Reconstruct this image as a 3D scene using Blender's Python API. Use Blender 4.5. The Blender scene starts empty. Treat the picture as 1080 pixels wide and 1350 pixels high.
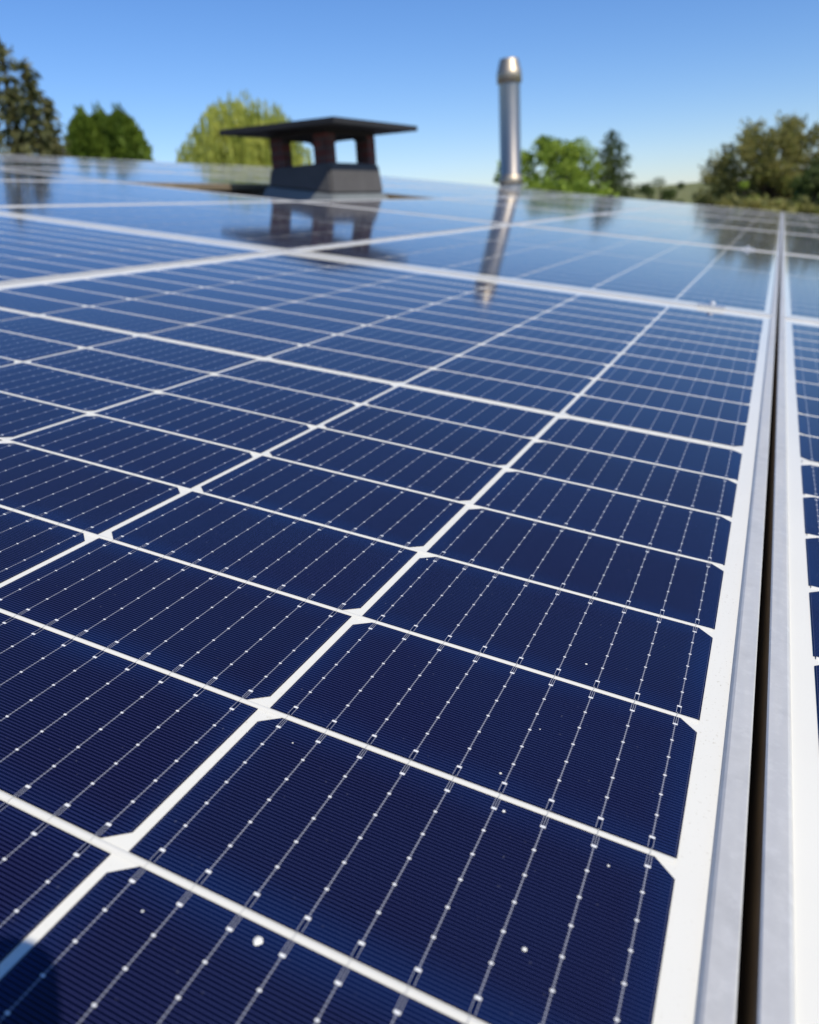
import bpy, bmesh, math, random
from mathutils import Vector, Matrix
rnd = random.Random(7)
SC = bpy.context.scene
COL = SC.collection
R_ = math.radians

# ---------------------------------------------------------------- frame of the roof
# roof coordinates: x across the panels (to the right), y along them (away), z off the glass.
SLOPE = R_(8.5)
ca, sa = math.cos(SLOPE), math.sin(SLOPE)
ROOF = Matrix(((ca, 0, sa), (0, 1, 0), (-sa, 0, ca)))      # roof -> world
GROUND_Z = -4.0

# ---------------------------------------------------------------- camera
cam_rows = ((0.911124, 0.405249, 0.075010),      # right, in roof coordinates
            (0.228926, -0.346302, -0.909763),    # down
            (-0.342704, 0.846078, -0.408296))    # forward
CAM_R = Vector((-0.020334, -0.723499, 0.210180))
CAM_W = ROOF @ CAM_R
c_right = (ROOF @ Vector(cam_rows[0])).normalized()
c_fwd = (ROOF @ Vector(cam_rows[2])).normalized()
c_right = (c_right - c_fwd * c_right.dot(c_fwd)).normalized()
c_up = c_right.cross(c_fwd).normalized()
F_PX = 1029.4
cd = bpy.data.cameras.new('camera')
cam = bpy.data.objects.new('camera', cd)
COL.objects.link(cam)
cm = Matrix((c_right, c_up, -c_fwd)).transposed().to_4x4()
cm.translation = CAM_W
cam.matrix_world = cm
cd.sensor_fit = 'VERTICAL'
cd.sensor_height = 24.0
cd.lens = 24.0 * F_PX / 1350.0
cd.clip_start = 0.01
cd.clip_end = 4000
cd.dof.use_dof = True
cd.dof.focus_distance = 0.375
cd.dof.aperture_fstop = cd.lens / 2.8
cd.dof.aperture_blades = 0
SC.camera = cam


def at(px, py, depth):
    """world point seen at a pixel of the photograph, at a depth in metres"""
    return CAM_W + (c_right * ((px - 540) / F_PX) - c_up * ((py - 675) / F_PX) + c_fwd) * depth


# ---------------------------------------------------------------- world, sun, exposure
SUN_R = Vector((0.505, -0.28, 0.815)).normalized()
SUN = (ROOF @ SUN_R).normalized()
sun_el = math.asin(SUN.z)
sun_az = math.atan2(SUN.x, SUN.y)
w = bpy.data.worlds.new("World")
SC.world = w
w.use_nodes = True
nt = w.node_tree
bg = nt.nodes['Background']
sky = nt.nodes.new('ShaderNodeTexSky')
sky.sky_type = 'NISHITA'
sky.sun_disc = False
sky.sun_elevation = sun_el
sky.sun_rotation = sun_az
sky.altitude = 100
sky.air_density = 1.0
sky.dust_density = 0.1
sky.ozone_density = 4.0
hs = nt.nodes.new('ShaderNodeHueSaturation')
hs.inputs['Saturation'].default_value = 1.18
tint = nt.nodes.new('ShaderNodeMix')
tint.data_type = 'RGBA'
tint.blend_type = 'MULTIPLY'
tint.inputs['Factor'].default_value = 1.0
tint.inputs[7].default_value = (0.93, 0.975, 1.19, 1)
nt.links.new(sky.outputs[0], hs.inputs['Color'])
nt.links.new(hs.outputs[0], tint.inputs[6])
nt.links.new(tint.outputs[2], bg.inputs['Color'])
bg.inputs['Strength'].default_value = 0.115
sd = bpy.data.lights.new('sun', 'SUN')
sd.energy = 4.6
sd.angle = R_(0.5)
sd.color = (1.0, 0.93, 0.80)
so = bpy.data.objects.new('sun', sd)
COL.objects.link(so)
so.rotation_euler = SUN.to_track_quat('Z', 'Y').to_euler()
so.location = (6, -3, 12)
SC.view_settings.view_transform = 'Standard'
SC.view_settings.look = 'None'
SC.view_settings.exposure = 0.0
SC.view_settings.gamma = 1.0
SC.cycles.max_bounces = 8
SC.cycles.use_denoising = True
SC.cycles.transparent_max_bounces = 8


# ---------------------------------------------------------------- object helpers
def link(o, parent=None):
    COL.objects.link(o)
    if parent is not None:
        o.parent = parent
    return o


def tag(o, label=None, cat=None, group=None, kind=None):
    for k, v in (('label', label), ('category', cat), ('group', group), ('kind', kind)):
        if v:
            o[k] = v
    return o


def thing(name, label, cat, loc=(0, 0, 0), rot=None, group=None):
    o = bpy.data.objects.new(name, None)
    o.empty_display_size = 0.1
    link(o)
    m = (rot.to_4x4() if rot is not None else Matrix.Identity(4))
    m.translation = Vector(loc)
    o.matrix_world = m
    return tag(o, label, cat, group)


def mesh_obj(name, bm, mats, parent=None, smooth=False):
    me = bpy.data.meshes.new(name)
    bm.to_mesh(me)
    bm.free()
    for m in (mats if isinstance(mats, (list, tuple)) else [mats]):
        me.materials.append(m)
    if smooth:
        for p in me.polygons:
            p.use_smooth = True
    return link(bpy.data.objects.new(name, me), parent)


def raw_mesh(name, verts, faces, mats, parent=None, smooth=False):
    me = bpy.data.meshes.new(name)
    me.from_pydata(verts, [], faces)
    for m in (mats if isinstance(mats, (list, tuple)) else [mats]):
        me.materials.append(m)
    if smooth:
        me.polygons.foreach_set('use_smooth', [True] * len(me.polygons))
    me.update()
    return link(bpy.data.objects.new(name, me), parent)


def box(bm, lo, hi, bevel=0.0):
    vs = [bm.verts.new((x, y, z)) for x in (lo[0], hi[0]) for y in (lo[1], hi[1]) for z in (lo[2], hi[2])]
    idx = ((0, 1, 3, 2), (4, 6, 7, 5), (0, 4, 5, 1), (2, 3, 7, 6), (0, 2, 6, 4), (1, 5, 7, 3))
    fs = [bm.faces.new([vs[i] for i in f]) for f in idx]
    if bevel:
        es = set(e for f in fs for e in f.edges)
        bmesh.ops.bevel(bm, geom=list(es), offset=bevel, segments=2, affect='EDGES', profile=0.5)
    return fs


def lathe(bm, prof, n=40, center=(0, 0)):
    rings = []
    for r, z in prof:
        rings.append([bm.verts.new((center[0] + r * math.cos(2 * math.pi * i / n), center[1] + r * math.sin(2 * math.pi * i / n), z)) for i in range(n)])
    for a, b in zip(rings, rings[1:]):
        for i in range(n):
            f = bm.faces.new((a[i], a[(i + 1) % n], b[(i + 1) % n], b[i]))
            f.smooth = True
    return rings


def tube(verts, faces, pts, radii, n=7):
    """adds a tapered tube along pts to the lists"""
    base = len(verts)
    for k, (p, r) in enumerate(zip(pts, radii)):
        d = (pts[min(k + 1, len(pts) - 1)] - pts[max(k - 1, 0)]).normalized()
        u = d.orthogonal().normalized()
        v = d.cross(u)
        for i in range(n):
            t = 2 * math.pi * i / n
            verts.append(p + u * (r * math.cos(t)) + v * (r * math.sin(t)))
    for k in range(len(pts) - 1):
        for i in range(n):
            a = base + k * n + i
            b = base + k * n + (i + 1) % n
            faces.append((a, b, b + n, a + n))


# ---------------------------------------------------------------- material helpers
class NB:
    """small builder of math nodes"""
    def __init__(self, name):
        self.m = bpy.data.materials.new(name)
        self.m.use_nodes = True
        self.t = self.m.node_tree
        self.p = self.t.nodes['Principled BSDF']

    def n(self, typ, **kw):
        nd = self.t.nodes.new(typ)
        for k, v in kw.items():
            setattr(nd, k, v)
        return nd

    def put(self, sock, v):
        if isinstance(v, bpy.types.NodeSocket):
            self.t.links.new(v, sock)
        else:
            sock.default_value = v

    def math(self, op, a, b=None, c=None):
        nd = self.n('ShaderNodeMath', operation=op)
        self.put(nd.inputs[0], a)
        if b is not None:
            self.put(nd.inputs[1], b)
        if c is not None:
            self.put(nd.inputs[2], c)
        return nd.outputs[0]

    def less(self, x, lim, soft=0.04):
        """1 where x < lim, with a soft edge"""
        nd = self.n('ShaderNodeMapRange', interpolation_type='LINEAR', clamp=True)
        self.put(nd.inputs['Value'], x)
        nd.inputs['From Min'].default_value = lim - soft
        nd.inputs['From Max'].default_value = lim + soft
        nd.inputs['To Min'].default_value = 1
        nd.inputs['To Max'].default_value = 0
        return nd.outputs[0]

    def ramp01(self, x, lo, hi, a=0.0, b=1.0):
        nd = self.n('ShaderNodeMapRange', interpolation_type='SMOOTHSTEP', clamp=True)
        self.put(nd.inputs['Value'], x)
        nd.inputs['From Min'].default_value = lo
        nd.inputs['From Max'].default_value = hi
        nd.inputs['To Min'].default_value = a
        nd.inputs['To Max'].default_value = b
        return nd.outputs[0]

    def mix(self, f, a, b):
        nd = self.n('ShaderNodeMix', data_type='RGBA')
        self.put(nd.inputs['Factor'], f)
        for s, v in ((nd.inputs[6], a), (nd.inputs[7], b)):
            self.put(s, v if isinstance(v, bpy.types.NodeSocket) else (*v, 1))
        return nd.outputs[2]

    def noise(self, scale, detail=3, rough=0.5, coord=None, stretch=None, kind='Object'):
        tc = self.n('ShaderNodeTexCoord')
        src = coord or tc.outputs[kind]
        if stretch:
            mp = self.n('ShaderNodeMapping')
            mp.inputs['Scale'].default_value = stretch
            self.t.links.new(src, mp.inputs['Vector'])
            src = mp.outputs[0]
        nz = self.n('ShaderNodeTexNoise')
        self.t.links.new(src, nz.inputs['Vector'])
        nz.inputs['Scale'].default_value = scale
        nz.inputs['Detail'].default_value = detail
        nz.inputs['Roughness'].default_value = rough
        return nz.outputs['Fac']

    def bump(self, h, strength, dist):
        b = self.n('ShaderNodeBump')
        b.inputs['Strength'].default_value = strength
        b.inputs['Distance'].default_value = dist
        self.t.links.new(h, b.inputs['Height'])
        self.t.links.new(b.outputs[0], self.p.inputs['Normal'])

    def set(self, **kw):
        for k, v in kw.items():
            s = self.p.inputs[k.replace('_', ' ')]
            self.put(s, (*v, 1) if isinstance(v, tuple) and len(v) == 3 else v)
        return self


def simple(name, col, rough=0.6, metal=0.0, var=0.25, scale=6, spec=0.5, bump=0.0):
    b = NB(name)
    nz = b.noise(scale, 5, 0.6)
    c = b.mix(nz, tuple(x * (1 - var) for x in col), tuple(min(1, x * (1 + var)) for x in col))
    b.set(Base_Color=c, Roughness=rough, Metallic=metal, Specular_IOR_Level=spec)
    if bump:
        b.bump(b.noise(scale * 6, 4, 0.6), 0.5, bump)
    return b.m


# ---------------------------------------------------------------- solar cell dimensions (mm)
CW, CH = 163.8, 80.0        # half cell
PX, PY = 168.0, 83.0        # pitch of the cells
MID = 4.95                  # half the extra gap across the middle of a panel
BB = 18.2                   # pitch of the nine busbars
CHX, CHY = 7.4, 6.6         # cut corners


def cell_material():
    b = NB('silicon_cell')
    uv = b.n('ShaderNodeUVMap')
    sp = b.n('ShaderNodeSeparateXYZ')
    b.t.links.new(uv.outputs[0], sp.inputs[0])
    u, v = sp.outputs[0], sp.outputs[1]

    def dist(x, p):
        return b.math('ABSOLUTE', b.math('SUBTRACT', x, b.math('MULTIPLY', b.math('ROUND', b.math('DIVIDE', x, p)), p)))
    au, av = b.math('ABSOLUTE', u), b.math('ABSOLUTE', v)
    bd, fd, pd = dist(u, BB), dist(v, 1.44), dist(v, 11.52)
    M = lambda *a: a[0] if len(a) == 1 else b.math('MULTIPLY', a[0], M(*a[1:]))
    X = lambda *a: a[0] if len(a) == 1 else b.math('MAXIMUM', a[0], X(*a[1:]))
    inv = lambda a: b.math('SUBTRACT', 1.0, a)
    inner = b.less(av, 34.8)
    outer = inv(inner)
    tc = b.n('ShaderNodeTexCoord')
    oi = b.n('ShaderNodeObjectInfo')
    nz = b.noise(9, 2, 0.5, coord=b.n('ShaderNodeNewGeometry').outputs['Position'])
    # silicon, a little bluer towards the rim of a wafer, each wafer slightly different
    rim = b.math('MINIMUM', b.math('SUBTRACT', CW / 2, au), b.math('SUBTRACT', CH / 2, av))
    rimf = M(b.ramp01(rim, 0.0, 16.0, 1.0, 0.0), b.ramp01(nz, 0.3, 0.7, 0.35, 1.0))
    si = b.mix(b.ramp01(nz, 0.35, 0.65), (0.0010, 0.0010, 0.010), (0.0012, 0.0022, 0.017))
    si = b.mix(b.math('MULTIPLY', oi.outputs['Random'], 0.8), si, (0.0022, 0.0014, 0.022))
    si = b.mix(b.math('MULTIPLY', rimf, 0.75), si, (0.0015, 0.008, 0.050))
    # printed fingers
    fork = M(outer, b.less(bd, 0.78))
    finger = M(b.less(fd, 0.215, 0.03), b.less(au, 81.2), inv(fork), b.less(av, 39.7))
    fcol = b.mix(b.math('MULTIPLY', b.math('ADD', oi.outputs['Random'], b.ramp01(nz, 0.3, 0.7)), 0.5), (0.025, 0.024, 0.082), (0.023, 0.036, 0.098))
    fcol = b.mix(b.math('MULTIPLY', rimf, 0.5), fcol, (0.020, 0.048, 0.150))
    col = b.mix(finger, si, fcol)
    edge = b.less(b.math('ABSOLUTE', b.math('SUBTRACT', au, 81.2)), 0.10)
    col = b.mix(b.math('MULTIPLY', edge, 0.5), col, (0.12, 0.13, 0.2))
    # busbars, solder pads and the forks at their ends
    line = M(inner, b.less(bd, 0.105))
    tick = M(inner, b.less(bd, 0.38, 0.2), b.less(fd, 0.215, 0.03))
    pad = M(inner, b.less(bd, 0.62, 0.08), b.less(pd, 0.38, 0.08))
    epad = M(b.less(bd, 0.98, 0.08), b.less(b.math('ABSOLUTE', b.math('SUBTRACT', av, 34.6)), 0.48, 0.08))
    rail = M(outer, b.less(b.math('ABSOLUTE', b.math('SUBTRACT', bd, 0.84)), 0.10), b.less(av, 39.7))
    wire = M(outer, b.less(bd, 0.11), b.math('GREATER_THAN', v, 0.0))
    dim = X(line, b.math('MULTIPLY', tick, 0.55), b.math('MULTIPLY', rail, 0.9), b.math('MULTIPLY', wire, 0.8))
    col = b.mix(dim, col, (0.36, 0.37, 0.42))
    col = b.mix(X(pad, epad), col, (0.80, 0.80, 0.78))
    # fine dust on the glass
    dust = b.noise(420, 2, 0.7)
    col = b.mix(b.ramp01(dust, 0.70, 0.80, 0.0, 0.25), col, (0.30, 0.31, 0.34))
    b.set(Base_Color=col, Roughness=b.ramp01(b.noise(60, 4, 0.6), 0.3, 0.7, 0.05, 0.09), Specular_IOR_Level=0.5)
    b.p.inputs['IOR'].default_value = 1.40
    b.bump(b.noise(55, 2, 0.5, coord=b.n('ShaderNodeNewGeometry').outputs['Position']), 0.05, 0.0006)
    return b.m


def sheet_material():
    b = NB('white_backsheet')
    nz = b.noise(14, 4, 0.6)
    col = b.mix(nz, (0.70, 0.685, 0.61), (0.755, 0.735, 0.655))
    sp = b.noise(700, 2, 0.6)
    big = b.noise(5, 3, 0.6)
    dirt = b.math('MULTIPLY', b.ramp01(sp, 0.62, 0.72), b.ramp01(big, 0.45, 0.65))
    col = b.mix(b.math('MULTIPLY', dirt, 0.6), col, (0.42, 0.38, 0.28))
    b.set(Base_Color=col, Roughness=0.06, Specular_IOR_Level=0.5)
    b.p.inputs['IOR'].default_value = 1.40
    return b.m


def alu_material(name, col, metal, rough):
    b = NB(name)
    nz = b.noise(8, 5, 0.65, stretch=(1.0, 0.25, 1.0))
    fine = b.noise(260, 3, 0.6, stretch=(1.0, 0.08, 1.0))
    c = b.mix(nz, tuple(x * 0.80 for x in col), tuple(min(1, x * 1.12) for x in col))
    c = b.mix(b.ramp01(b.noise(35, 5, 0.7), 0.45, 0.75, 0.0, 0.5), c, tuple(x * 0.74 for x in col))
    c = b.mix(b.ramp01(b.noise(160, 4, 0.7), 0.45, 0.75, 0.0, 0.35), c, tuple(min(1, x * 1.25) for x in col))
    c = b.mix(b.ramp01(b.noise(900, 2, 0.6), 0.70, 0.78, 0.0, 0.4), c, tuple(x * 0.55 for x in col))
    b.set(Base_Color=c, Metallic=metal, Roughness=b.ramp01(fine, 0.3, 0.7, rough - 0.06, rough + 0.08))
    b.bump(fine, 0.06, 0.0003)
    return b.m


M_CELL = cell_material()
M_SHEET = sheet_material()
M_BEAD = simple('white_halo_bead', (0.69, 0.67, 0.60), 0.35, 0, 0.04, 20, 0.3)  # for the added bead that imitates light spreading from the row gaps
M_ALU = alu_material('anodised_aluminium', (0.62, 0.605, 0.565), 0.28, 0.42)
M_GAP_SHADE = simple('gap_shaded_frame_side', (0.24, 0.19, 0.125), 0.7, 0.2, 0.4, 30)  # outer frame sides coloured dark brown for the shade in the gaps
M_RIB = simple('tinned_ribbon', (0.42, 0.43, 0.42), 0.35, 0.3, 0.1, 40)
M_BIRD = simple('dried_speck', (0.78, 0.77, 0.70), 0.8, 0, 0.1, 300)
M_CLAMP = alu_material('clamp_metal', (0.72, 0.72, 0.72), 0.7, 0.35)

# ---------------------------------------------------------------- solar panels
W_PANEL, L_PANEL = 1.056, 1.780
PITX, PITY = 1.063, 1.787
X_RIGHT0 = 0.020                    # outer right edge of the foreground panel
LIP = 0.0105
BEAD = 0.0006                       # height of the white bead added between the cell rows
XC0 = X_RIGHT0 - W_PANEL / 2        # centre of the foreground panel


def cell_shape():
    hx, hy = CW / 2000, CH / 2000
    return [(-hx, -hy), (hx, -hy), (hx, hy - CHY / 1000), (hx - CHX / 1000, hy), (-hx + CHX / 1000, hy), (-hx, hy - CHY / 1000)]


def make_cell_mesh():
    bm = bmesh.new()
    uvl = bm.loops.layers.uv.new('UVMap')
    sh = cell_shape()
    top = [bm.verts.new((x, y, 0.0002)) for x, y in sh]
    bot = [bm.verts.new((x, y, -0.0001)) for x, y in sh]
    fs = [bm.faces.new(top)]
    n = len(sh)
    for i in range(n):
        fs.append(bm.faces.new((bot[i], bot[(i + 1) % n], top[(i + 1) % n], top[i])))
    for k in range(-4, 5):                      # ribbons running on to the next cell
        x = k * BB / 1000
        y0, y1 = CH / 2000 - 0.00005, CH / 2000 + 0.0026
        f = bm.faces.new([bm.verts.new(p) for p in ((x - .00011, y0, BEAD + .0001), (x + .00011, y0, BEAD + .0001), (x + .00011, y1 + .0003, BEAD + .0001), (x - .00011, y1 + .0003, BEAD + .0001))])
        f.material_index = 1
        fs.append(f)
    for f in fs:
        for l in f.loops:
            l[uvl].uv = (l.vert.co.x * 1000, l.vert.co.y * 1000)
    me = bpy.data.meshes.new('solar_cell')
    bm.to_mesh(me)
    bm.free()
    me.materials.append(M_CELL)
    me.materials.append(M_RIB)
    return me


CELL_ME = make_cell_mesh()


def cell_spots():
    """(x, y, turned) of the 120 half cells, in panel coordinates"""
    out = []
    for half in (-1, 1):
        for r in range(1, 11):
            for i in range(6):
                x = -0.083 - 0.168 * i - XC0
                y = half * (MID + PY * (r - 0.5)) / 1000
                up = (i % 2 == 0)
                if half > 0:
                    up = not up
                out.append((x, y, not up))
    return out


SPOTS = cell_spots()


def grid_mesh(name, spots):
    """many cells in one mesh, with the same pattern coordinates"""
    verts, faces, uvs = [], [], []
    sh = cell_shape()
    for x, y, turned in spots:
        s = -1 if turned else 1
        b = len(verts)
        for px, py in sh:
            verts.append((x + s * px, y + s * py, 0.0002))
            uvs.append((px * 1000, py * 1000))
        faces.append(tuple(range(b, b + len(sh))))
    me = bpy.data.meshes.new(name)
    me.from_pydata(verts, [], faces)
    ul = me.uv_layers.new(name='UVMap')
    for l in me.loops:
        ul.data[l.index].uv = uvs[l.vertex_index]
    me.materials.append(M_CELL)
    return me


GRID_ME = grid_mesh('cell_field', SPOTS)


def frame_mesh():
    bm = bmesh.new()
    hw, hl = W_PANEL / 2, L_PANEL / 2
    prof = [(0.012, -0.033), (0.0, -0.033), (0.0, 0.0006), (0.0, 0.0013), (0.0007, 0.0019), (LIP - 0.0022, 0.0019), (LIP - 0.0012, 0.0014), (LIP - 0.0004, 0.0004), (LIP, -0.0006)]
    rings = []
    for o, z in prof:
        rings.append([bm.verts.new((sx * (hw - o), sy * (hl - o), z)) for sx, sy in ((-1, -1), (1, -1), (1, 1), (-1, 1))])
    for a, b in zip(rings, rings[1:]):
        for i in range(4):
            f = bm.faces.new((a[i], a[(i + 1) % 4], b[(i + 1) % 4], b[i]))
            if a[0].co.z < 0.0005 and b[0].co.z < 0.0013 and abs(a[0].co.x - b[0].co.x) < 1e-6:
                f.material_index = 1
    bmesh.ops.recalc_face_normals(bm, faces=bm.faces)
    me = bpy.data.meshes.new('frame')
    bm.to_mesh(me)
    bm.free()
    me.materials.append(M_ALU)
    me.materials.append(M_GAP_SHADE)
    return me


FRAME_ME = frame_mesh()


def sheet_mesh(BEAD):
    bm = bmesh.new()
    box(bm, (-W_PANEL / 2 + 0.004, -L_PANEL / 2 + 0.004, -0.005), (W_PANEL / 2 - 0.004, L_PANEL / 2 - 0.004, -0.0002))
    # low white bead added in the row gaps, imitating the light halo in glass
    xa, xb = -0.084 - 0.168 * 5 - CW / 2000 - XC0, -0.084 + CW / 2000 - XC0
    ys = [0.0] + [s_ * (MID + PY * r) / 1000 for s_ in (-1, 1) for r in range(1, 10)]
    for y in ys:
        hw = 0.0014 if y else 0.0050
        prof = [(-hw, -0.0002), (-hw * .62, BEAD * .75), (-hw * .2, BEAD), (hw * .2, BEAD), (hw * .62, BEAD * .75), (hw, -0.0002)]
        a = [bm.verts.new((xa, y + dy, z)) for dy, z in prof]
        b = [bm.verts.new((xb, y + dy, z)) for dy, z in prof]
        for k in range(5):
            f = bm.faces.new((a[k], b[k], b[k + 1], a[k + 1]))
            f.smooth = True
            f.material_index = 1
    me = bpy.data.meshes.new('backsheet')
    bm.to_mesh(me)
    bm.free()
    me.materials.append(M_SHEET)
    me.materials.append(M_BEAD)
    return me


SHEET_ME = sheet_mesh(BEAD)
SHEET_FAR_ME = sheet_mesh(0.00028)
GROUP = 'solar panels laid in rows on the roof'


def panel(label, col, row, near_cells=None):
    """col counts to the left from the foreground panel, row counts away from the camera"""
    xc = XC0 - PITX * col - (0.0015 if col < 0 else 0)
    yc = PITY * row
    rot = ROOF.copy()
    flip = col < 0
    if flip:
        rot = rot @ Matrix.Rotation(math.pi, 3, 'Z')
    t = thing('solar_panel', label, 'solar panel', ROOF @ Vector((xc, yc, 0)), rot, GROUP)
    link(bpy.data.objects.new('frame', FRAME_ME), t)
    link(bpy.data.objects.new('backsheet', SHEET_ME if near_cells else SHEET_FAR_ME), t)
    if near_cells is None:
        link(bpy.data.objects.new('cell_field', GRID_ME), t)
        return t
    # the cells that show largest are parts of their own, the rest of the panel is one field
    def size(s):
        x, y = (-s[0], -s[1]) if flip else (s[0], s[1])
        p = Vector((xc + x, yc + y, 0)) - CAM_R
        d = Vector(cam_rows[2]).dot(p)
        if d < 0.05:
            return -9
        u = 540 + F_PX * Vector(cam_rows[0]).dot(p) / d
        v = 675 + F_PX * Vector(cam_rows[1]).dot(p) / d
        off = max(0, -u, u - 1080, -v, v - 1350)
        return 1 / d - off / 200
    order = sorted(SPOTS, key=size, reverse=True)
    for x, y, turned in order[:near_cells]:
        o = link(bpy.data.objects.new('solar_cell', CELL_ME), t)
        o.location = (x + rnd.gauss(0, 0.00016), y + rnd.gauss(0, 0.00012), 0)
        o.rotation_euler = (0, 0, (math.pi if turned else 0) + rnd.gauss(0, 0.0010))
    rest = order[near_cells:]
    if rest:
        o = link(bpy.data.objects.new('cell_field', grid_mesh('cell_field', rest)), t)
        tag(o, kind='stuff')
    return t


front = panel('large dark blue solar panel filling the foreground, specked with dust', 0, 0, 98)
panel('solar panel cut by the right edge of the photo, beside the dark gap', -1, 0, 40)
panel('solar panel left of the foreground panel, reaching the left edge of the photo', 1, 0, 60)
ROWW = {1: 'second', 2: 'third', 3: 'fourth', 4: 'fifth', 5: 'last'}
COLW = {-1: 'column right of the dark gap', 0: 'column of the foreground panel', 1: 'first column left of the foreground panel',
        2: 'chimney column, second left of the foreground', 3: 'third column left of the foreground panel',
        4: 'fourth column left of the foreground panel', 5: 'uppermost column at the roof ridge'}
SPECIAL = {(2, 1): 'sky blue solar panel directly in front of the chimney, mirroring its posts',
           (2, 3): 'solar panel directly behind the chimney, in its column',
           (2, 5): 'solar panel in the last row, directly in front of the steel flue pipe',
           (-1, 1): 'solar panel mirroring dark trees, second row, right of the dark gap',
           (0, 1): 'pale blue solar panel directly behind the foreground panel',
           (3, 1): 'solar panel mirroring the dark spruces, its corner left of the chimney strip'}
for c in range(-1, 6):
    for r in range(1, 6):
        if (c, r) == (2, 2) or (c == 4 and r < 2) or (c == 5 and r < 2):
            continue
        lab = SPECIAL.get((c, r), 'solar panel in the %s row, %s' % (ROWW[r], COLW[c]))
        panel(lab, c, r)

# dried specks on the foreground glass
PIX = [(340, 1241, 1.55), (691, 1252, 0.75), (664, 1070, 0.62), (660, 1020, 0.5), (773, 876, 0.55), (802, 1142, 0.45),
       (386, 980, 0.35), (563, 738, 0.45), (326, 965, 0.3), (188, 1202, 0.4), (770, 700, 0.4), (712, 962, 0.3)]


def on_glass(px, py):
    d = Vector(cam_rows[0]) * ((px - 540) / F_PX) + Vector(cam_rows[1]) * ((py - 675) / F_PX) + Vector(cam_rows[2])
    return CAM_R - d * (CAM_R.z / d.z)


bm = bmesh.new()
for px, py, r in PIX:
    p = on_glass(px, py)
    x, y = p.x - XC0, p.y
    n = 12
    ring = []
    for k in range(n):
        t = 2 * math.pi * k / n
        rr = r / 1000 * rnd.uniform(0.82, 1.12)
        ring.append(bm.verts.new((x + rr * math.cos(t), y + rr * math.sin(t), 0.00025)))
    ring2 = [bm.verts.new((x + (v.co.x - x) * 0.6, y + (v.co.y - y) * 0.6, 0.00025 + r * 0.00035)) for v in ring]
    for k in range(n):
        bm.faces.new((ring[k], ring[(k + 1) % n], ring2[(k + 1) % n], ring2[k]))
    bm.faces.new(ring2)
mesh_obj('dried_specks', bm, M_BIRD, front, True)

# clamps holding the frames at the ends of the foreground column
CLAMPS = [(-0.095, 0, 'small bright metal clamp on the far frame edge of the foreground panel'),
          (-0.095, 1, 'small metal clamp on the frame joint between second and third panel rows')]
for x, k, lab in CLAMPS:
    y = L_PANEL / 2 + 0.0035 + PITY * k
    t = thing('panel_clamp', lab, 'clamp', ROOF @ Vector((x, y, 0.0019)), ROOF, 'clamps on the panel frames')
    bm = bmesh.new()
    box(bm, (-0.025, -0.011, 0.0002), (0.025, 0.011, 0.0045), 0.001)
    mesh_obj('plate', bm, M_CLAMP, t)
    bm = bmesh.new()
    rings = lathe(bm, [(0.0062, 0.0046), (0.0062, 0.0096), (0.0052, 0.0106), (0.003, 0.0106), (0.003, 0.0076)], 16)
    bm.faces.new(rings[-1])
    mesh_obj('bolt', bm, M_CLAMP, t)

# ---------------------------------------------------------------- the house under the panels
def roof_material():
    b = NB('bitumen_roof')
    nz = b.noise(3, 6, 0.65)
    g = b.noise(160, 3, 0.7)
    col = b.mix(nz, (0.060, 0.060, 0.062), (0.11, 0.105, 0.10))
    col = b.mix(b.ramp01(g, 0.5, 0.75, 0, 0.6), col, (0.16, 0.155, 0.15))
    b.set(Base_Color=col, Roughness=0.9)
    b.bump(g, 0.5, 0.002)
    return b.m


M_ROOF = roof_material()
M_WALL = simple('rendered_wall', (0.62, 0.59, 0.53), 0.9, 0, 0.08, 4, bump=0.002)
RX0, RX1, RY0, RY1, RZ = -6.95, 2.4, -2.6, 10.35, -0.086
house = thing('house', 'house under the solar panels with a low pitched grey roof', 'house', (0, 0, GROUND_Z))
inv = Matrix.Translation((0, 0, -GROUND_Z))


def rp(x, y, z):
    p = ROOF @ Vector((x, y, z))
    return Vector((p.x, p.y, p.z - GROUND_Z))


ridge = rp(RX0, 0, RZ)
other = Vector((2 * ridge.x - rp(RX1, 0, RZ).x, 0, rp(RX1, 0, RZ).z))
bm = bmesh.new()
sec = [(rp(RX1, 0, RZ).x, rp(RX1, 0, RZ).z), (ridge.x, ridge.z), (other.x, other.z), (other.x, other.z - 0.16), (ridge.x, ridge.z - 0.16), (rp(RX1, 0, RZ).x, rp(RX1, 0, RZ).z - 0.16)]
A = [bm.verts.new((x, RY0, z)) for x, z in sec]
B = [bm.verts.new((x, RY1, z)) for x, z in sec]
for i in range(6):
    bm.faces.new((A[i], A[(i + 1) % 6], B[(i + 1) % 6], B[i]))
bm.faces.new((A[0], A[1], A[4], A[5])); bm.faces.new((A[1], A[2], A[3], A[4]))
bm.faces.new((B[0], B[5], B[4], B[1])); bm.faces.new((B[1], B[4], B[3], B[2]))
bmesh.ops.recalc_face_normals(bm, faces=bm.faces)
roof = mesh_obj('roof', bm, M_ROOF, house)
for r in range(0, 6):
    for q in (-0.5, 0.5):
        if r == 0 and q < 0:
            continue
        bm = bmesh.new()
        y = PITY * r + q * 1.0
        x0 = -6.36 if r >= 2 else (-4.23 if r == 1 else -2.10)
        lo, hi = (x0, y - 0.02, RZ + 0.001), (1.08, y + 0.02, -0.0332)
        vs = [bm.verts.new(rp(x, yy, z)) for x in (lo[0], hi[0]) for yy in (lo[1], hi[1]) for z in (lo[2], hi[2])]
        for f in ((0, 1, 3, 2), (4, 6, 7, 5), (0, 4, 5, 1), (2, 3, 7, 6), (0, 2, 6, 4), (1, 5, 7, 3)):
            bm.faces.new([vs[i] for i in f])
        mesh_obj('mounting_rail', bm, M_ALU, roof)
bm = bmesh.new()
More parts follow.
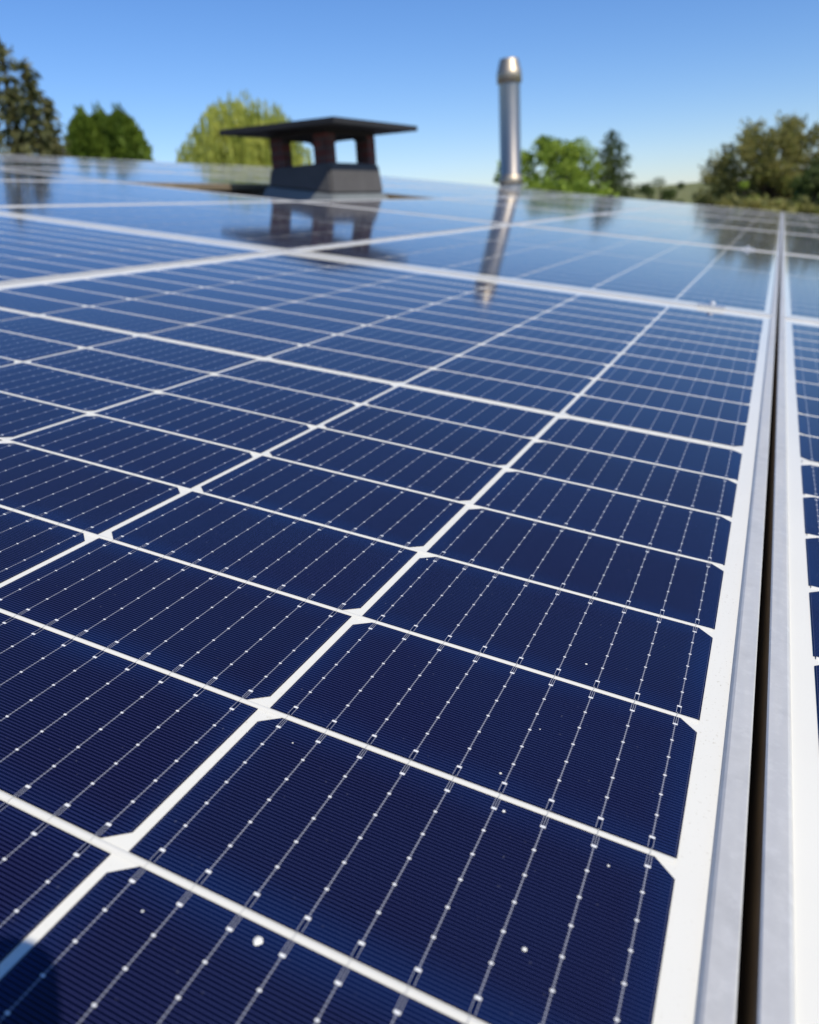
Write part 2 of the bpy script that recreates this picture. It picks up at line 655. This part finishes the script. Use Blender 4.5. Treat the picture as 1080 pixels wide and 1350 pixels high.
wx0, wx1 = other.x + 0.35, rp(RX1, 0, RZ).x - 0.35
wy0, wy1 = RY0 + 0.3, RY1 - 0.3
zt = lambda x: ridge.z - 0.162 - abs(x - ridge.x) * (ridge.z - other.z) / (ridge.x - other.x)
pts = [(wx0, 0), (wx1, 0), (wx1, zt(wx1)), (ridge.x, zt(ridge.x)), (wx0, zt(wx0))]
A = [bm.verts.new((x, wy0, z)) for x, z in pts]
B = [bm.verts.new((x, wy1, z)) for x, z in pts]
bm.faces.new(A); bm.faces.new(list(reversed(B)))
for i in (1, 4):
    bm.faces.new((A[i], A[(i + 1) % 5], B[(i + 1) % 5], B[i]))
bmesh.ops.recalc_face_normals(bm, faces=bm.faces)
mesh_obj('wall', bm, M_WALL, house)

# ---------------------------------------------------------------- chimney
def brick_material():
    b = NB('dark_red_brick')
    tc = b.n('ShaderNodeTexCoord')
    sp = b.n('ShaderNodeSeparateXYZ')
    b.t.links.new(tc.outputs['Object'], sp.inputs[0])
    cmb = b.n('ShaderNodeCombineXYZ')
    b.t.links.new(b.math('ADD', sp.outputs[0], sp.outputs[1]), cmb.inputs[0])
    b.t.links.new(sp.outputs[2], cmb.inputs[1])
    br = b.n('ShaderNodeTexBrick')
    b.t.links.new(cmb.outputs[0], br.inputs['Vector'])
    br.inputs['Color1'].default_value = (0.21, 0.055, 0.04, 1)
    br.inputs['Color2'].default_value = (0.14, 0.04, 0.03, 1)
    br.inputs['Mortar'].default_value = (0.10, 0.085, 0.075, 1)
    br.inputs['Scale'].default_value = 1
    br.inputs['Brick Width'].default_value = 0.16
    br.inputs['Row Height'].default_value = 0.052
    br.inputs['Mortar Size'].default_value = 0.006
    col = b.mix(b.ramp01(b.noise(14, 4), 0.4, 0.7, 0, 0.6), br.outputs['Color'], (0.05, 0.03, 0.028))
    b.set(Base_Color=col, Roughness=0.9)
    b.bump(br.outputs['Fac'], 0.4, -0.004)
    return b.m


M_BRICK = brick_material()
M_SOOT = simple('sooty_lintel', (0.035, 0.028, 0.026), 0.9, 0, 0.4, 12, bump=0.003)
M_CAP = simple('black_cap_slab', (0.018, 0.017, 0.017), 0.75, 0, 0.4, 7, bump=0.002)
M_SLATE = simple('grey_weathered_cladding', (0.088, 0.083, 0.081), 0.75, 0, 0.3, 9, bump=0.003)
M_LEAD = simple('lead_flashing', (0.20, 0.215, 0.21), 0.6, 0.2, 0.25, 7, bump=0.003)

CNX, CNY, CWX, CDY = -2.40, 3.70, 0.475, 0.56
zr = -math.tan(SLOPE) * (CNX - CWX / 2) + RZ / ca        # roof under the middle
chim = thing('chimney', 'dark brick chimney with four posts under a wide flat black cap', 'chimney', (CNX - CWX / 2, CNY + CDY / 2, zr), Matrix.Rotation(R_(-7), 3, 'Z'))
hx, hy = CWX / 2, CDY / 2
Z = lambda z: z - zr                 # world height -> local
ZB = 0.540                           # top of the clad base
ZP = 0.700                           # top of the posts
tilt = lambda x: -0.10 * x


def frustum(bm, h0x, h0y, z0, h1x, h1y, z1, t0=None, t1=None):
    lo = [bm.verts.new((sx * h0x, sy * h0y, z0 + (t0(sx * h0x) if t0 else 0))) for sx, sy in ((-1, -1), (1, -1), (1, 1), (-1, 1))]
    hi = [bm.verts.new((sx * h1x, sy * h1y, z1 + (t1(sx * h1x) if t1 else 0))) for sx, sy in ((-1, -1), (1, -1), (1, 1), (-1, 1))]
    for i in range(4):
        bm.faces.new((lo[i], lo[(i + 1) % 4], hi[(i + 1) % 4], hi[i]))
    bm.faces.new(hi)
    bm.faces.new(list(reversed(lo)))


rs = lambda x: -math.tan(SLOPE) * x
bm = bmesh.new()
frustum(bm, hx + 0.006, hy + 0.006, Z(0.40), hx - 0.010, hy - 0.010, Z(ZB), rs, None)
bmesh.ops.bevel(bm, geom=bm.edges[:], offset=0.012, segments=2, affect='EDGES')
mesh_obj('clad_base', bm, M_SLATE, chim)
bm = bmesh.new()
frustum(bm, hx + 0.05, hy + 0.05, 0.002, hx + 0.016, hy + 0.016, Z(0.399), rs, rs)
bmesh.ops.bevel(bm, geom=bm.edges[:], offset=0.008, segments=2, affect='EDGES')
mesh_obj('flashing', bm, M_LEAD, chim)
pw_, pd_ = 0.100, 0.085
for sx in (-1, 1):
    for sy in (-1, 1):
        bm = bmesh.new()
        cx, cy = sx * (hx - 0.02 - pw_ / 2), sy * (hy - 0.02 - pd_ / 2)
        box(bm, (cx - pw_ / 2, cy - pd_ / 2, Z(ZB) + 0.0005), (cx + pw_ / 2, cy + pd_ / 2, Z(ZP)), 0.006)
        mesh_obj('brick_post', bm, M_BRICK, chim)
# lintel with arched soffits joining the posts
bm = bmesh.new()


def arch_strip(p0, p1, thick_dir, z_spring, z_crown, z_top, n=10):
    """wall strip from p0 to p1 with an arched underside"""
    a, b = Vector(p0), Vector(p1)
    rows = []
    for k in range(n + 1):
        f = k / n
        p = a.lerp(b, f)
        zz = z_spring + (z_crown - z_spring) * (1 - (2 * f - 1) ** 8)
        q = p + Vector(thick_dir)
        rows.append([bm.verts.new((p.x, p.y, zz)), bm.verts.new((p.x, p.y, z_top)), bm.verts.new((q.x, q.y, z_top)), bm.verts.new((q.x, q.y, zz))])
    for r0, r1 in zip(rows, rows[1:]):
        for i in range(4):
            bm.faces.new((r0[i], r1[i], r1[(i + 1) % 4], r0[(i + 1) % 4]))


xi, yi = hx - 0.02, hy - 0.02
zs, zc = Z(0.676), Z(0.697)
for sy in (-1, 1):
    arch_strip((-xi + pw_, sy * (yi - 0.004), 0), (xi - pw_, sy * (yi - 0.004), 0), (0, -sy * (pd_ - 0.008), 0), zs, zc, Z(ZP) + 0.024)
for sx in (-1, 1):
    arch_strip((sx * (xi - 0.004), -yi + pd_, 0), (sx * (xi - 0.004), yi - pd_, 0), (-sx * (pw_ - 0.008), 0, 0), zs, zc, Z(ZP) + 0.024)
box(bm, (-xi + 0.003, -yi + 0.003, Z(ZP) + 0.001), (xi - 0.003, yi - 0.003, Z(ZP) + 0.023))
bmesh.ops.recalc_face_normals(bm, faces=bm.faces)
mesh_obj('lintel', bm, M_SOOT, chim)
# wide slab
bm = bmesh.new()
x0, x1, y0, y1 = -hx - 0.18, hx + 0.19, -hy - 0.19, hy + 0.16
zl = Z(ZP) + 0.0265
vs0 = [bm.verts.new((x, y, zl + 0.0 - 0.02 * x)) for x, y in ((x0, y0), (x1, y0), (x1, y1), (x0, y1))]
vs1 = [bm.verts.new((x, y, zl + 0.030 - 0.02 * x)) for x, y in ((x0, y0), (x1, y0), (x1, y1), (x0, y1))]
vs2 = [bm.verts.new((x * 0.35, y * 0.35, zl + 0.062 - 0.02 * x)) for x, y in ((x0, y0), (x1, y0), (x1, y1), (x0, y1))]
for i in range(4):
    bm.faces.new((vs0[i], vs0[(i + 1) % 4], vs1[(i + 1) % 4], vs1[i]))
    bm.faces.new((vs1[i], vs1[(i + 1) % 4], vs2[(i + 1) % 4], vs2[i]))
bm.faces.new(vs2)
bm.faces.new(list(reversed(vs0)))
bmesh.ops.recalc_face_normals(bm, faces=bm.faces)
mesh_obj('cap_slab', bm, M_CAP, chim)

# ---------------------------------------------------------------- steel flue pipe
def steel_material(name, col, rough):
    b = NB(name)
    nz = b.noise(9, 4, 0.65, stretch=(1.4, 1.4, 0.12))  # upright streaks, put into the colour as reflections of dark trees and roof
    c = b.mix(nz, tuple(x * 0.6 for x in col), tuple(min(1, x * 1.2) for x in col))
    b.set(Base_Color=c, Metallic=1.0, Roughness=b.ramp01(nz, 0.3, 0.7, rough, rough + 0.08))
    return b.m


M_STEEL = steel_material('polished_steel', (0.47, 0.415, 0.35), 0.33)
M_STEEL2 = steel_material('warm_steel', (0.50, 0.43, 0.33), 0.48)
FX, FY = -3.27, 9.99
fz = -math.tan(SLOPE) * FX + RZ / ca
flue = thing('flue_pipe', 'tall polished steel flue pipe with a tapered cowl standing behind the panels', 'flue pipe', (FX, FY, fz - 0.01))
ZT = 1.985 - fz
bm = bmesh.new()
lathe(bm, [(0.15, 0.0), (0.135, 0.10), (0.140, 0.16), (0.134, 0.17), (0.134, ZT - 0.26)], 48)
mesh_obj('pipe', bm, M_STEEL, flue, True)
bm = bmesh.new()
lathe(bm, [(0.129, 0.13), (0.150, 0.135), (0.153, 0.17), (0.150, 0.235), (0.138, 0.245), (0.129, 0.25)], 48)
mesh_obj('collar', bm, M_STEEL2, flue, True)
bm = bmesh.new()
rings = lathe(bm, [(0.134, ZT - 0.275), (0.155, ZT - 0.27), (0.155, ZT - 0.15), (0.150, ZT - 0.14), (0.118, ZT - 0.015), (0.112, ZT), (0.088, ZT), (0.088, ZT - 0.12)], 48)
bm.faces.new(rings[-1])
mesh_obj('cowl', bm, M_STEEL2, flue, True)

# ---------------------------------------------------------------- the phone the photograph is taken with (its shadow falls on the glass)
M_PHONE = simple('phone_glass_back', (0.02, 0.02, 0.022), 0.25, 0, 0.1, 5)
ph = thing('smartphone', 'dark smartphone held upright just above the foreground panel', 'phone', CAM_W, Matrix((c_right, c_up, -c_fwd)).transposed())
PR, PU, PL, PD = 0.024, 0.041, 0.052, 0.118
bm = bmesh.new()
rad, pts = 0.011, []
for cx, cy, a0 in ((PR - rad, PU - rad, 0), (-PL + rad, PU - rad, 90), (-PL + rad, -PD + rad, 180), (PR - rad, -PD + rad, 270)):
    for k in range(7):
        t = R_(a0 + 15 * k)
        pts.append((cx + rad * math.cos(t), cy + rad * math.sin(t)))
f = [bm.verts.new((x, y, 0.004)) for x, y in pts]
g = [bm.verts.new((x, y, 0.012)) for x, y in pts]
for i in range(len(pts)):
    j = (i + 1) % len(pts)
    bm.faces.new((f[i], f[j], g[j], g[i]))
bm.faces.new(f); bm.faces.new(list(reversed(g)))
bmesh.ops.recalc_face_normals(bm, faces=bm.faces)
bmesh.ops.bevel(bm, geom=[e for e in bm.edges if abs(e.verts[0].co.z - e.verts[1].co.z) < 1e-6], offset=0.0012, segments=2, affect='EDGES')
mesh_obj('body', bm, M_PHONE, ph, True)
bm = bmesh.new()
lathe(bm, [(0.0065, 0.0042), (0.0065, 0.0025), (0.0055, 0.0022), (0.0052, 0.0035)], 24)
mesh_obj('lens_ring', bm, M_STEEL, ph, True)

# ---------------------------------------------------------------- ground and far land
def grass_material():
    b = NB('meadow_grass')
    nz = b.noise(0.03, 5, 0.6, kind='Object')
    n2 = b.noise(0.9, 4, 0.7)
    col = b.mix(nz, (0.13, 0.150, 0.050), (0.21, 0.20, 0.085))
    col = b.mix(b.ramp01(n2, 0.4, 0.7, 0, 0.5), col, (0.09, 0.12, 0.035))
    b.set(Base_Color=col, Roughness=0.95, Specular_IOR_Level=0.2)
    return b.m


M_GRASS = grass_material()
verts, faces = [], []
rs_, nseg = [0, 6, 14, 25, 40, 60, 85, 120, 160, 210, 280, 370, 500, 700, 1000, 1500, 2200], 72
hill_c = at(905, 262, 260)
for r in rs_:
    for k in range(nseg):
        t = 2 * math.pi * k / nseg
        x, y = r * math.cos(t), r * math.sin(t)
        d2 = (x - hill_c.x) ** 2 / 110 ** 2 + (y - hill_c.y) ** 2 / 90 ** 2
        z = GROUND_Z - 0.002 + 9.0 * math.exp(-d2 * 0.9)
        verts.append((x, y, z))
for i in range(len(rs_) - 1):
    for k in range(nseg):
        a, b_ = i * nseg + k, i * nseg + (k + 1) % nseg
        faces.append((a, b_, b_ + nseg, a + nseg))
gr = raw_mesh('ground', verts, faces, M_GRASS, None, True)
tag(gr, kind='structure')


# ---------------------------------------------------------------- trees
def leaf_material(name, dark, light, scale=0.9, trans=0.35, third=None):
    b = NB(name)
    nz = b.noise(scale, 4, 0.65, kind='Object')
    n2 = b.noise(scale * 4, 2, 0.6, kind='Object')
    col = b.mix(b.ramp01(nz, 0.32, 0.68), dark, light)
    if third:
        col = b.mix(b.ramp01(n2, 0.5, 0.72, 0, 0.7), col, third)
    b.set(Base_Color=col, Roughness=0.6, Specular_IOR_Level=0.25)
    tr = b.n('ShaderNodeBsdfTranslucent')
    b.t.links.new(col, tr.inputs['Color'])
    mx = b.n('ShaderNodeMixShader')
    mx.inputs[0].default_value = trans
    b.t.links.new(b.p.outputs[0], mx.inputs[1])
    b.t.links.new(tr.outputs[0], mx.inputs[2])
    b.t.links.new(mx.outputs[0], b.t.nodes['Material Output'].inputs['Surface'])
    return b.m


M_BARK = simple('bark', (0.075, 0.058, 0.042), 0.95, 0, 0.4, 5, bump=0.01)
L_SPRUCE = leaf_material('spruce_needles', (0.075, 0.085, 0.028), (0.155, 0.155, 0.058), 0.8, 0.3, (0.20, 0.165, 0.075))
L_THUJA = leaf_material('conifer_hedge_sprays', (0.075, 0.128, 0.015), (0.158, 0.225, 0.027), 1.0, 0.3)
L_WILLOW = leaf_material('willow_leaves', (0.32, 0.37, 0.07), (0.55, 0.56, 0.13), 0.7, 0.5, (0.40, 0.45, 0.08))
L_LIGHT = leaf_material('fresh_green_leaves', (0.20, 0.29, 0.04), (0.38, 0.48, 0.08), 0.8, 0.5)
L_DARK = leaf_material('dark_conifer_needles', (0.040, 0.068, 0.016), (0.095, 0.130, 0.036), 0.9, 0.3)
L_OLIVE = leaf_material('olive_brown_young_leaves', (0.19, 0.185, 0.055), (0.36, 0.33, 0.11), 0.6, 0.5, (0.23, 0.28, 0.065))
L_BUSH = leaf_material('bush_leaves', (0.052, 0.081, 0.021), (0.111, 0.150, 0.039), 0.8, 0.35)
L_BLOSSOM = leaf_material('pale_blossom', (0.30, 0.27, 0.25), (0.52, 0.49, 0.46), 1.2, 0.4)


class Leaves:
    def __init__(self, seed):
        self.v, self.f, self.r = [], [], random.Random(seed)

    def card(self, p, size, d=None, ratio=2.0):
        r = self.r
        if d is None:
            d = Vector((r.gauss(0, 1), r.gauss(0, 1), r.gauss(0, 1)))
        else:
            d = d + Vector((r.gauss(0, .35), r.gauss(0, .35), r.gauss(0, .35)))
        d.normalize()
        n = Vector((r.gauss(0, 1), r.gauss(0, 1), r.gauss(0, 1)))
        s = d.cross(n)
        if s.length < 1e-3:
            return
        s.normalize()
        L, W = size * r.uniform(0.7, 1.3), size / ratio * r.uniform(0.7, 1.3)
        b = len(self.v)
        self.v += [p - d * L * .5, p + s * W * .5, p + d * L * .5, p - s * W * .5]
        self.f.append((b, b + 1, b + 2, b + 3))


def tree(kind, label, cat, base, h, wid, leaf, seed, group=None, name=None):
    """one tree: trunk (with limbs) and crown; base on the ground, h its height, wid its width"""
    r = random.Random(seed)
    t = thing(name or 'tree', label, cat, base, None, group)
    tv, tf = [], []
    lv = Leaves(seed + 1)
    R = wid / 2
    V = Vector
    if kind in ('spruce', 'full'):
        power = .80 if kind == 'spruce' else .50
        lean = V((r.uniform(-.02, .02) * h, r.uniform(-.02, .02) * h, 0))
        tube(tv, tf, [V((0, 0, -.05)), V((0, 0, h * .5)) + lean * .5, V((0, 0, h * .97)) + lean], [h * .02, h * .012, h * .002])
        z = h * 0.06
        while z < h * 0.99:
            f = z / h
            rad = R * (1 - f) ** power * r.uniform(.72, 1.12) + 0.10
            nb = max(4, int(11 * (1 - f) + 4))
            ph0 = r.uniform(0, 6.3)
            for k in range(nb):
                a = ph0 + 6.283 * k / nb + r.uniform(-.25, .25)
                L = rad * r.uniform(.62, 1.12)
                dr = r.uniform(.15, .42)
                out = V((math.cos(a), math.sin(a), 0))
                m = max(3, int(L / (h * .016)))
                for q in range(m):
                    s = (q + .6) / m
                    p = V((0, 0, z)) + lean * f + out * (L * s) + V((0, 0, -dr * L * s * (1 - .55 * s) + r.uniform(-.02, .02) * h * .3))
                    for _ in range(3):
                        lv.card(p + V((r.gauss(0, 1), r.gauss(0, 1), r.gauss(0, .6))) * h * .012, h * .034, out * .7 + V((0, 0, -.55)), 2.4)
            z += h * r.uniform(.020, .030)
        for _ in range(30):
            lv.card(V((0, 0, h * r.uniform(.95, 1.01))) + lean + V((r.gauss(0, .006), r.gauss(0, .006), 0)) * h, h * .025, V((0, 0, 1)), 3)
    elif kind == 'thuja':
        tube(tv, tf, [V((0, 0, -.05)), V((0, 0, h * .5)), V((0, 0, h * .95))], [h * .018, h * .012, h * .003])
        for _ in range(8200):
            f = r.random() ** 0.6
            z = h * (0.03 + .97 * f)
            a = r.uniform(0, 6.283)
            prof = (min(1, f * 5 + .55)) * (1 - f ** 11) ** .6
            lump = 1 + .16 * math.sin(3 * a + 7 * f + seed) + .12 * math.sin(7 * a - 13 * f) + .1 * math.sin(23 * f + 2 * a)
            rr = R * prof * lump * (1 - abs(r.gauss(0, .16))) + .05
            o = V((math.cos(a), math.sin(a), 0))
            lv.card(V((o.x * rr, o.y * rr, z)), h * .045, o * .5 + V((0, 0, .9)), 2.2)
        for _ in range(60):
            lv.card(V((r.gauss(0, .012) * h, r.gauss(0, .012) * h, h * r.uniform(.95, 1.05))), h * .04, V((0, 0, 1)), 3)
    elif kind == 'willow':
        tube(tv, tf, [V((0, 0, -.05)), V((.1, 0, h * .25)), V((0, .1, h * .45))], [h * .05, h * .042, h * .03])
        tips = []
        for k in range(26):
            a = r.uniform(0, 6.283)
            e = r.uniform(.1, 1.0)
            p1 = V((math.cos(a) * R * .8 * (1 - e * .75), math.sin(a) * R * .8 * (1 - e * .75), h * (.55 + .36 * e)))
            tube(tv, tf, [V((0, 0, h * .42)), p1 * .5 + V((0, 0, h * .27)), p1], [h * .016, h * .009, h * .003], 5)
        for k in range(820):
            a = r.uniform(0, 6.283)
            q = math.sqrt(r.random())
            lump = 1 + .10 * math.sin(3 * a + seed) + .08 * math.sin(5 * a + 1.3)
            x, y = math.cos(a) * R * q * lump, math.sin(a) * R * q * lump
            top = h * (.60 + .40 * math.sqrt(max(0, 1 - q * q)) * (1 + .05 * math.sin(4 * a) + r.uniform(-.07, .04)) - .10 * max(0, -(x * c_right.x + y * c_right.y) / R - .1) + .03 * math.sin(x * 2.3) * math.cos(y * 1.9))
            ln = h * r.uniform(.34, .72) * (1 if q > .5 else .7)
            n = int(ln / (h * .022))
            sway = V((r.gauss(0, .02), r.gauss(0, .02), 0)) * h
            for i in range(n):
                s = i / n
                lv.card(V((x, y, top - ln * s)) + sway * s + V((r.gauss(0, .004), r.gauss(0, .004), 0)) * h, h * .040, V((0, 0, -2.2)), 3.6)
    else:                                        # broadleaf crowns from leaf clumps on limbs
        sparse = kind == 'open'
        th = h * (.22 if kind != 'bush' else .06)
        tube(tv, tf, [V((0, 0, -.05)), V((r.uniform(-.02, .02) * h, 0, th)), V((0, r.uniform(-.03, .03) * h, h * .5))], [h * .035, h * .028, h * .016])
        nc = {'round': 120, 'open': 190, 'bush': 46}[kind]
        czc = h * (.60 if kind != 'bush' else .48)
        rz = h - czc
        for k in range(nc):
            while True:
                p = V((r.uniform(-1, 1), r.uniform(-1, 1), r.uniform(-1, 1)))
                if .12 < p.length < 1:
                    break
            p = p.normalized() * (p.length ** .45)
            a = math.atan2(p.y, p.x)
            lump = 1 + .14 * math.sin(2 * a + seed) + .12 * math.sin(5 * a + 2 * seed + 3 * p.z)
            down = 1.0 if p.z > 0 else (.85 if kind != 'bush' else 1.0)
            c = V((p.x * R * lump * .90, p.y * R * lump * .90, czc + p.z * (rz * .93 if p.z > 0 else (czc - th * .5) * down)))
            cr = R * r.uniform(.13, .25) * (.82 if sparse else 1)
            st = V((0, 0, r.uniform(th, h * .5)))
            mid = st.lerp(c, .55) + V((r.gauss(0, .03), r.gauss(0, .03), -.02)) * h
            if k % 2 == 0 or sparse:
                tube(tv, tf, [st, mid, c], [h * .012, h * .007, h * .002], 5)
            nl = int((110 if not sparse else 150) * r.uniform(.6, 1.3))
            for _ in range(nl):
                o = V((r.gauss(0, 1), r.gauss(0, 1), r.gauss(0, 1))).normalized() * cr * r.random() ** .4
                o.z *= .75
                if sparse:
                    o = o + (c - V((0, 0, th))).normalized() * r.uniform(-.3, .9) * cr
                lv.card(c + o, h * (.030 if not sparse else .027), o, 1.7)
    raw_mesh('trunk', [v for v in tv], tf, M_BARK, t, True)
    raw_mesh('crown', lv.v, lv.f, leaf, t)
    return t


def plant(kind, label, cat, px, py, depth, wpx, leaf, seed, group=None, name=None):
    """px, py: where the top of the tree is in the photograph, at a depth in metres; wpx: its width there"""
    top = at(px, py, depth)
    d2 = (top.x - hill_c.x) ** 2 / 110 ** 2 + (top.y - hill_c.y) ** 2 / 90 ** 2
    gz = GROUND_Z + 9.0 * math.exp(-d2 * 0.9) - 0.03
    h = top.z - gz
    return tree(kind, label, cat, (top.x, top.y, gz), h, wpx * depth / F_PX, leaf, seed, group, name)


SP = 'dark spruces at the left edge'
plant('spruce', 'tallest dark spruce, cut by the left edge of the photo', 'spruce tree', -4, 50, 30, 205, L_SPRUCE, 11, SP, 'spruce_tree')
plant('spruce', 'dark olive spruce just right of the tallest one', 'spruce tree', 30, 82, 29, 104, L_SPRUCE, 12, SP, 'spruce_tree')
plant('spruce', 'smallest and thinnest dark spruce of the left group', 'spruce tree', 61, 132, 31, 76, L_SPRUCE, 13, SP, 'spruce_tree')
TH = 'bright green conifers forming a clump'
plant('thuja', 'left conifer of the bright green clump beside the spruces', 'conifer', 108, 155, 36, 46, L_THUJA, 21, TH, 'conifer_tree')
plant('thuja', 'middle conifer of the bright green clump', 'conifer', 131, 153, 37, 56, L_THUJA, 22, TH, 'conifer_tree')
plant('thuja', 'right conifer of the bright green clump, nearest the willow', 'conifer', 156, 152, 36, 58, L_THUJA, 23, TH, 'conifer_tree')
plant('willow', 'broad yellow green weeping willow behind the chimney', 'willow tree', 306, 133, 48, 190, L_WILLOW, 31, None, 'willow_tree')
plant('round', 'fresh green round tree just right of the steel flue pipe', 'tree', 722, 176, 42, 150, L_LIGHT, 41, None, 'broadleaf_tree')
plant('full', 'narrow dark conifer standing alone right of the fresh green tree', 'conifer', 809, 173, 44, 128, L_DARK, 51, None, 'conifer_tree')
plant('bush', 'small dark bush on the horizon, left one of two', 'bush', 866, 233, 50, 80, L_BUSH, 61, 'dark bushes on the horizon', 'bush')
plant('bush', 'small dark bush on the horizon, right one of two', 'bush', 889, 236, 52, 58, L_BUSH, 62, 'dark bushes on the horizon', 'bush')
plant('open', 'large olive brown tree in young leaf at the right', 'tree', 1040, 160, 40, 190, L_OLIVE, 71, None, 'broadleaf_tree')
plant('round', 'dark green tree cut by the right edge of the photo', 'tree', 1100, 196, 30, 130, L_BUSH, 81, None, 'broadleaf_tree')
plant('bush', 'light green shrub in front of the olive brown tree', 'shrub', 988, 232, 30, 66, L_LIGHT, 91, None, 'shrub')
plant('bush', 'pale blossoming shrub between the spruces and the green conifers', 'shrub', 80, 174, 44, 30, L_BLOSSOM, 95, None, 'shrub')


# a long low hedge beyond the far end of the roof
def hedge(label, p0, p1, depth0, depth1, leaf, seed, n):
    a, b = at(*p0, depth0), at(*p1, depth1)
    r = random.Random(seed)
    lv = Leaves(seed)
    base = Vector((a.x, a.y, GROUND_Z - 0.03))
    t = thing('hedge', label, 'hedge', base)
    for _ in range(n):
        s = r.random()
        top = a.lerp(b, s)
        hh = (top.z - base.z) * (1 + .05 * math.sin(s * 31 + seed) + .04 * math.sin(s * 83))
        off = r.gauss(0, .35)
        z = hh * (1 - abs(r.gauss(0, .22)))
        if z < 0.05:
            continue
        lv.card(Vector((top.x - base.x + off * .5, top.y - base.y + off, z)), .26, None, 1.6)
    raw_mesh('foliage', lv.v, lv.f, leaf, t)
    v, f = [], []
    for k in range(9):
        q = a.lerp(b, (k + .5) / 9)
        tube(v, f, [Vector((q.x - base.x, q.y - base.y, 0)), Vector((q.x - base.x, q.y - base.y, (q.z - base.z) * .8))], [.05, .02], 5)
    raw_mesh('stems', v, f, M_BARK, t, True)
    return t


hedge('low green hedge running along beyond the far end of the roof', (690, 249), (800, 256), 26, 26, L_LIGHT, 5, 4200)
hedge('low green hedge at the right, under the olive brown tree', (955, 271), (1120, 277), 24, 24, L_OLIVE, 7, 4200)
